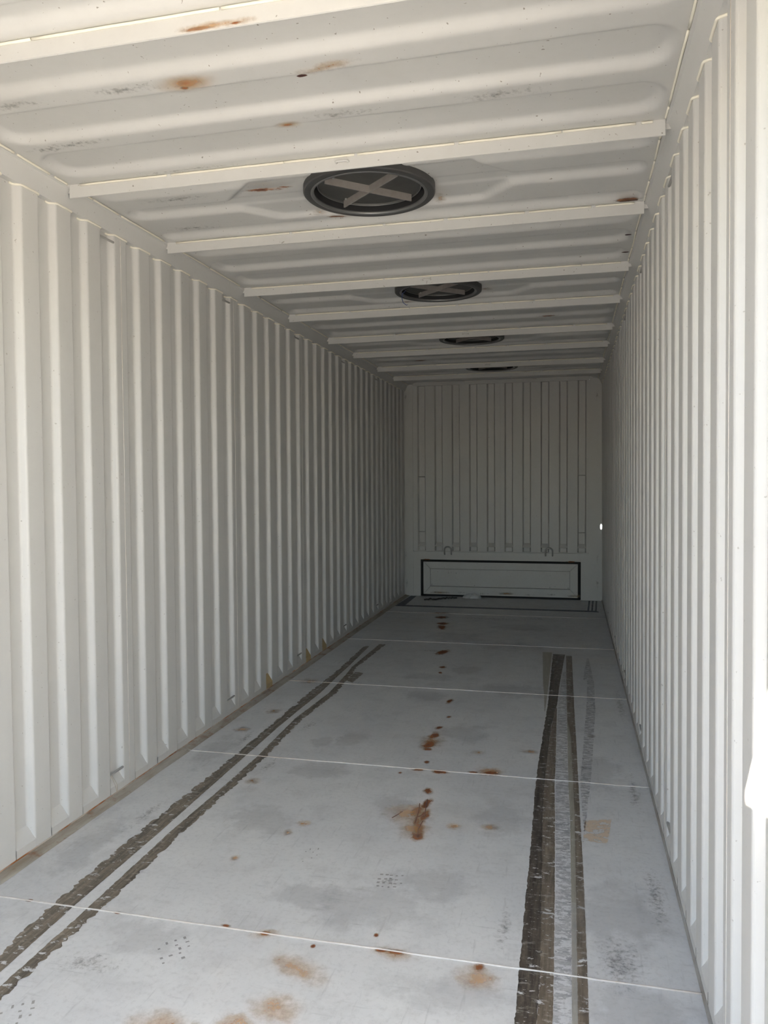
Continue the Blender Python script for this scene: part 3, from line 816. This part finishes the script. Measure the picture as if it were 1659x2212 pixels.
# shoe-tread prints
def tread(x, y, w, l, rot, parts):
    m_ = MB()
    for px, py, pw, pl_ in parts:
        m_.add([(px * w - pw * w / 2, py * l - pl_ * l / 2, 0.0004), (px * w + pw * w / 2, py * l - pl_ * l / 2.4, 0.0004), (px * w + pw * w / 2.2, py * l + pl_ * l / 2, 0.0004), (px * w - pw * w / 2, py * l + pl_ * l / 2.3, 0.0004)], [(0, 1, 2, 3)])
    o = m_.build('shoe_print', M_MARK, floor, (x, y, 0), (0, 0, rot))
    o['kind'] = 'stuff'
random.seed(11)
P1 = [(i * 0.2 - 0.4 + random.uniform(-.03, .03), j * 0.24 - 0.36 + random.uniform(-.03, .03), random.uniform(.06, .13), random.uniform(.06, .11)) for i in range(5) for j in range(4) if random.random() < .85]
tread(.205, 2.60, .10, .11, 0.1, P1)
P2 = [(i * 0.25 - 0.4 + random.uniform(-.03, .03), j * 0.2 - 0.4 + random.uniform(-.03, .03), random.uniform(.06, .11), random.uniform(.05, .12)) for i in range(4) for j in range(5) if random.random() < .8]
tread(-.335, 2.065, .11, .12, 0.7, P2)
tread(-.60, 1.70, .10, .13, 0.5, P2)
tread(-.13, 2.72, .06, .12, 0.2, P2[::2])

# roof stains
CE = lambda k, x, y, sx, sy, r=0.0, z=ZR: stain(k, ceiling, x, y, z - 0.0025, sx, sy, r, 'down')
CE('hot', -.30, 2.150, .26, .13); CE('rust', -.315, 2.176, .05, .03)
CE('ochre', .14, 2.165, .26, .07, -.15); CE('dark', .05, 2.195, .05, .02)
CE('hot', -.10, 2.478, .13, .06); CE('rust', -.105, 2.48, .06, .02)
CE('rust', -.40, 2.99, .24, .05, .1); CE('rust', -.30, 2.985, .10, .03, .1)
CE('ochre', -.26, 3.30, .10, .14); CE('rust', -.20, 3.37, .14, .03, .2); CE('ochre', .28, 3.27, .08, .16)
CE('dark', 1.05, 3.495, .13, .038); CE('rust', 1.05, 3.48, .17, .05)
CE('dark', 1.085, 3.975, .05, .03); CE('dark', 1.095, 4.27, .06, .03)
CE('rust', .65, 5.75, .22, .06); CE('rust', -.62, 7.52, .24, .08); CE('ochre', .30, 4.85, .12, .12); CE('ochre', -.24, 5.06, .14, .06)
for a in [(-1.0, 2.44, .3, .09), (-.85, 2.43, .5, .09), (-.9, 2.14, .5, .1), (-.6, 2.73, .8, .05), (-.9, 3.35, .5, .12), (-.8, 3.0, .6, .1), (-.5, 2.14, .5, .1), (.6, 2.45, .5, .1), (.1, 2.45, .5, .09)]:
    CE('grime', *a)
def beam_stain(k, x, i, sx, sz, z=2.575): 
    stain(k, ceiling, x, BEAMS[i], z, sx, sz, 0, 'back')
beam_stain('rust', -.10, 0, .14, .016, 2.553); beam_stain('ochre', -.05, 0, .30, .03, 2.556); beam_stain('rust', .0, 0, .05, .012, 2.553)
# back wall grime and rust
BK = lambda k, x, z, sx, sz, y=yb: stain(k, wall_b, x, y, z, sx, sz, 0, 'back')
for k in range(7):
    stain('ochre' if k % 3 == 0 else 'grime', door, -.75 + .27 * k, -.0085, .045 + .01 * (k % 2), .34, .05, 0, 'back')
BK('rust', -.90, .452, .16, .022, yb - .0145); BK('rust', .82, .452, .18, .022, yb - .0145)
for x, z in ((-1.16, 2.45), (-1.17, .5), (1.12, .5), (1.12, .2), (-1.16, .15), (1.11, 2.4)):
    BK('grime', x, z, .07, .22, yb - .0125)
# rust runs below a left-hand lashing bar
for yo, w0 in ((3.052, 0.0), (3.062, 2.0)):
    pts = [(-1.1735, yo + 0.012 * (0.1 - z) / 0.1 + 0.004 * noise.noise((z * 30, w0, 0)), z) for z in np.linspace(0.012, 0.042, 6)]
    pts += [(-1.1735 - 0.022 * (z - 0.042) / 0.05, yo + 0.012 * (0.1 - z) / 0.1 + 0.004 * noise.noise((z * 30, w0, 0)), z) for z in np.linspace(0.05, 0.095, 6)]
    MB().tube(pts, 0.0014, 5).build('rust_drip', M_RUSTBEAD, wall_l, smooth=180)

# ------------------------------------------------------------------ litter at the foot of the back wall
m = MB()
nu, nv = 22, 12
for j in range(nv + 1):
    for i in range(nu):
        a = 2 * math.pi * i / nu; t = j / nv
        r_ = math.sin(math.pi * min(1, 0.5 * t + 0.5)) if j else 1.0
        rr = math.cos(t * math.pi / 2)
        p_ = Vector((0.115 * rr * math.cos(a), 0.055 * rr * math.sin(a), 0.055 * math.sin(t * math.pi / 2)))
        d = noise.noise(p_ * 38) * 0.016 + noise.noise(p_ * 90) * 0.006
        p_ += Vector((math.cos(a), math.sin(a), 0.6)) * d * (0.3 + t)
        m.v.append((p_.x, p_.y, max(p_.z, 0.0005)))
for j in range(nv):
    for i in range(nu):
        i2 = (i + 1) % nu
        m.f.append((j * nu + i, j * nu + i2, (j + 1) * nu + i2, (j + 1) * nu + i))
M_BAG = paint('grey-white plastic', (0.60, 0.61, 0.62), amount=0.3, rough=0.3)
tag(m.build('plastic_bag', M_BAG, None, (-0.34, YB - 0.085, 0.0)), 'small crumpled whitish plastic bag at the foot of the discharge hatch', 'bag')
m = MB()
top, bot = [], []
path = [(-0.88, 9.02), (-0.82, 9.06), (-0.76, 9.06), (-0.70, 9.13), (-0.64, 9.17), (-0.60, 9.19), (-0.56, 9.22), (-0.52, 9.24)]
ns = 40
for i in range(ns + 1):
    t = i / ns * (len(path) - 1); k = min(int(t), len(path) - 2); f_ = t - k
    x = path[k][0] * (1 - f_) + path[k + 1][0] * f_; y = path[k][1] * (1 - f_) + path[k + 1][1] * f_
    w_ = 0.030 + 0.012 * noise.noise((t * 1.7, 2, 0))
    z = 0.006 + 0.014 * abs(noise.noise((t * 1.3, 0, 4)))
    top += [(x - w_ * 0.3, y + w_, z + 0.004 * noise.noise((t, 5, 5))), (x, y, z + 0.008), (x + w_ * 0.3, y - w_, z)]
n = len(top)
V = top + [(a, b, max(0.0005, c - 0.006)) for a, b, c in top]
Fc = []
for i in range(ns):
    for k in range(2):
        a = 3 * i + k
        Fc += [(a, a + 1, a + 4, a + 3), (n + a + 3, n + a + 4, n + a + 1, n + a)]
    Fc += [(3 * i + 3, 3 * i, n + 3 * i, n + 3 * i + 3)[::-1], (3 * i + 2, 3 * i + 5, n + 3 * i + 5, n + 3 * i + 2)[::-1]]
m.add(V, Fc)
M_RAG = paint('black cloth', (0.02, 0.02, 0.022), amount=0.2, rough=0.9)
tag(m.build('rag', M_RAG), 'black twisted rag lying on the floor before the discharge hatch', 'rag')
